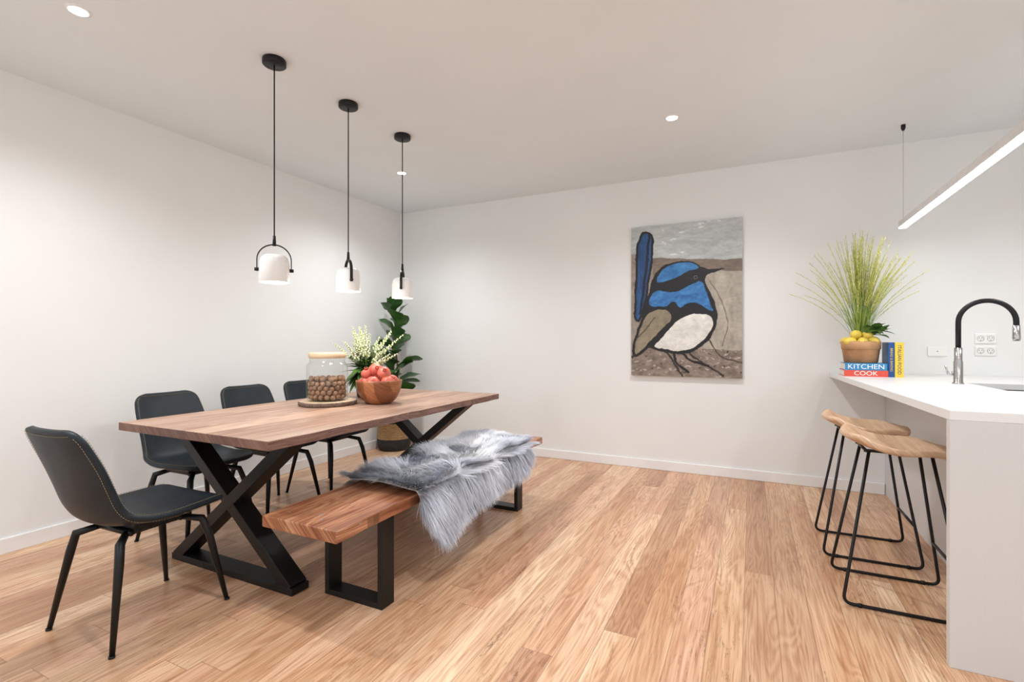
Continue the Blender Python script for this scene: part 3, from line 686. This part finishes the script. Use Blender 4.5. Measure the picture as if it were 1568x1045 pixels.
book('cookbook',(0.612,4.275,zc+0.045),(0.862,4.495,zc+0.095),'lying',(52,140,196),'KITCHEN')
book('cookbook',(0.868,4.28,zc),(0.903,4.47,zc+0.245),'up',(28,80,146),'BREAD & BAKING',(230,200,60))
book('cookbook',(0.905,4.28,zc),(0.955,4.47,zc+0.245),'up',(240,208,70),'ITALIAN FOOD',(40,60,110))
zp=zc+0.095
G=empty('potted_ornamental_grass',(0.725,4.392,zp))
MB().add(lathe([(0.0001,0),(0.098,0),(0.104,0.006),(0.116,0.10)],40),0).add(lathe([(0.116,0.10),(0.121,0.102),(0.123,0.155),(0.117,0.158),(0.113,0.12)],40),1).add(disc(0.114,0.125,32),2,False).obj('pot',[M_pot,M_pot2,M_soil],G)
q=MB()
for k in range(135):
    a=random.uniform(0,6.28); lean=min(0.44,abs(random.gauss(0,0.20))+0.02); hh=random.uniform(0.62,0.92)*(1-0.6*lean); droop=lean*lean*0.4
    ca_,sa_=math.cos(a),math.sin(a)*0.62; bx,by=random.gauss(0,.016),0.03+random.gauss(0,.012)
    pts=[Vector((bx+ca_*lean*(0.45*t+0.55*t*t),min(0.32,by+sa_*lean*(0.45*t+0.55*t*t)),0.12+hh*t-droop*t**3)) for t in np.linspace(0,1,9)]
    q.add(tube(pts,[0.0017]*6+[0.0013,0.001,0.0006],4),0)
    ns=36
    for m_ in range(ns):
        t=0.48+0.52*m_/ns; i=min(7,int(t*8)); p0=pts[i].lerp(pts[i+1],t*8-i); dr=(pts[i+1]-pts[i]).normalized()
        sd_=Vector((random.uniform(-1,1),random.uniform(-1,1),0.2)).normalized(); tip=p0+dr*0.015+sd_*0.010; s2=dr.cross(sd_).normalized()*0.0028
        q.add(([p0,p0+dr*0.007+s2+sd_*.005,tip,p0+dr*0.007-s2+sd_*.005],[(0,1,2,3)]),1,False)
for k in range(30):
    a=random.uniform(0,6.28); L=random.uniform(0.22,0.42); q.add(leaf((random.gauss(0,.015),0.03,0.12),(math.cos(a)*0.3,math.sin(a)*0.2,1),(math.cos(a),math.sin(a),0),L,0.006,-0.12,nu=8),0)
q.obj('grass_stems',[M_grass,M_seed],G)
q=MB()
for (x,y,z,t) in [(-0.07,-0.055,0.155,0.3),(0.0,-0.078,0.155,1.2),(0.065,-0.05,0.157,2.2),(-0.035,-0.04,0.205,0.8),(0.035,-0.03,0.20,1.9),(-0.085,0.02,0.155,2.6),(0.08,0.02,0.16,0.2)]:
    R=Matrix.Rotation(t,3,'Z'); v,f=sph((0,0,0),0.034,(1.25,1,1),16,12)
    vv=[]
    for p in v:
        p=Vector(p); e=abs(p.x)/0.0425; 
        if e>0.85: p.x*=1+0.5*(e-0.85)
        vv.append(R@p+Vector((x,y,z)))
    q.add((vv,f),0)
for k in range(34):
    a=random.uniform(-2.0,1.0); q.add(leaf((0.06+random.uniform(-.04,.05),-0.04+random.uniform(-.03,.05),0.20+random.uniform(0,.03)),(math.cos(a),math.sin(a)*0.7,random.uniform(0.1,1.6)),(0,0,1),random.uniform(0.07,0.11),0.065,0.35),1)
q.obj('lemons_with_leaves',[M_lemon,M_green2],G)

# ---------------------------------------------------------------- world + camera
w=bpy.data.worlds.new('World'); S.world=w; w.use_nodes=True
bgn=w.node_tree.nodes['Background']; bgn.inputs[0].default_value=(0.94,0.97,1.0,1); bgn.inputs[1].default_value=1.12
cd=bpy.data.cameras.new('camera'); cd.sensor_width=36; cd.lens=17.33; cd.clip_start=0.05
co=bpy.data.objects.new('camera',cd); S.collection.objects.link(co); co.location=(0,0,1.2); co.rotation_euler=(math.pi/2,0,math.radians(25.9)); S.camera=co
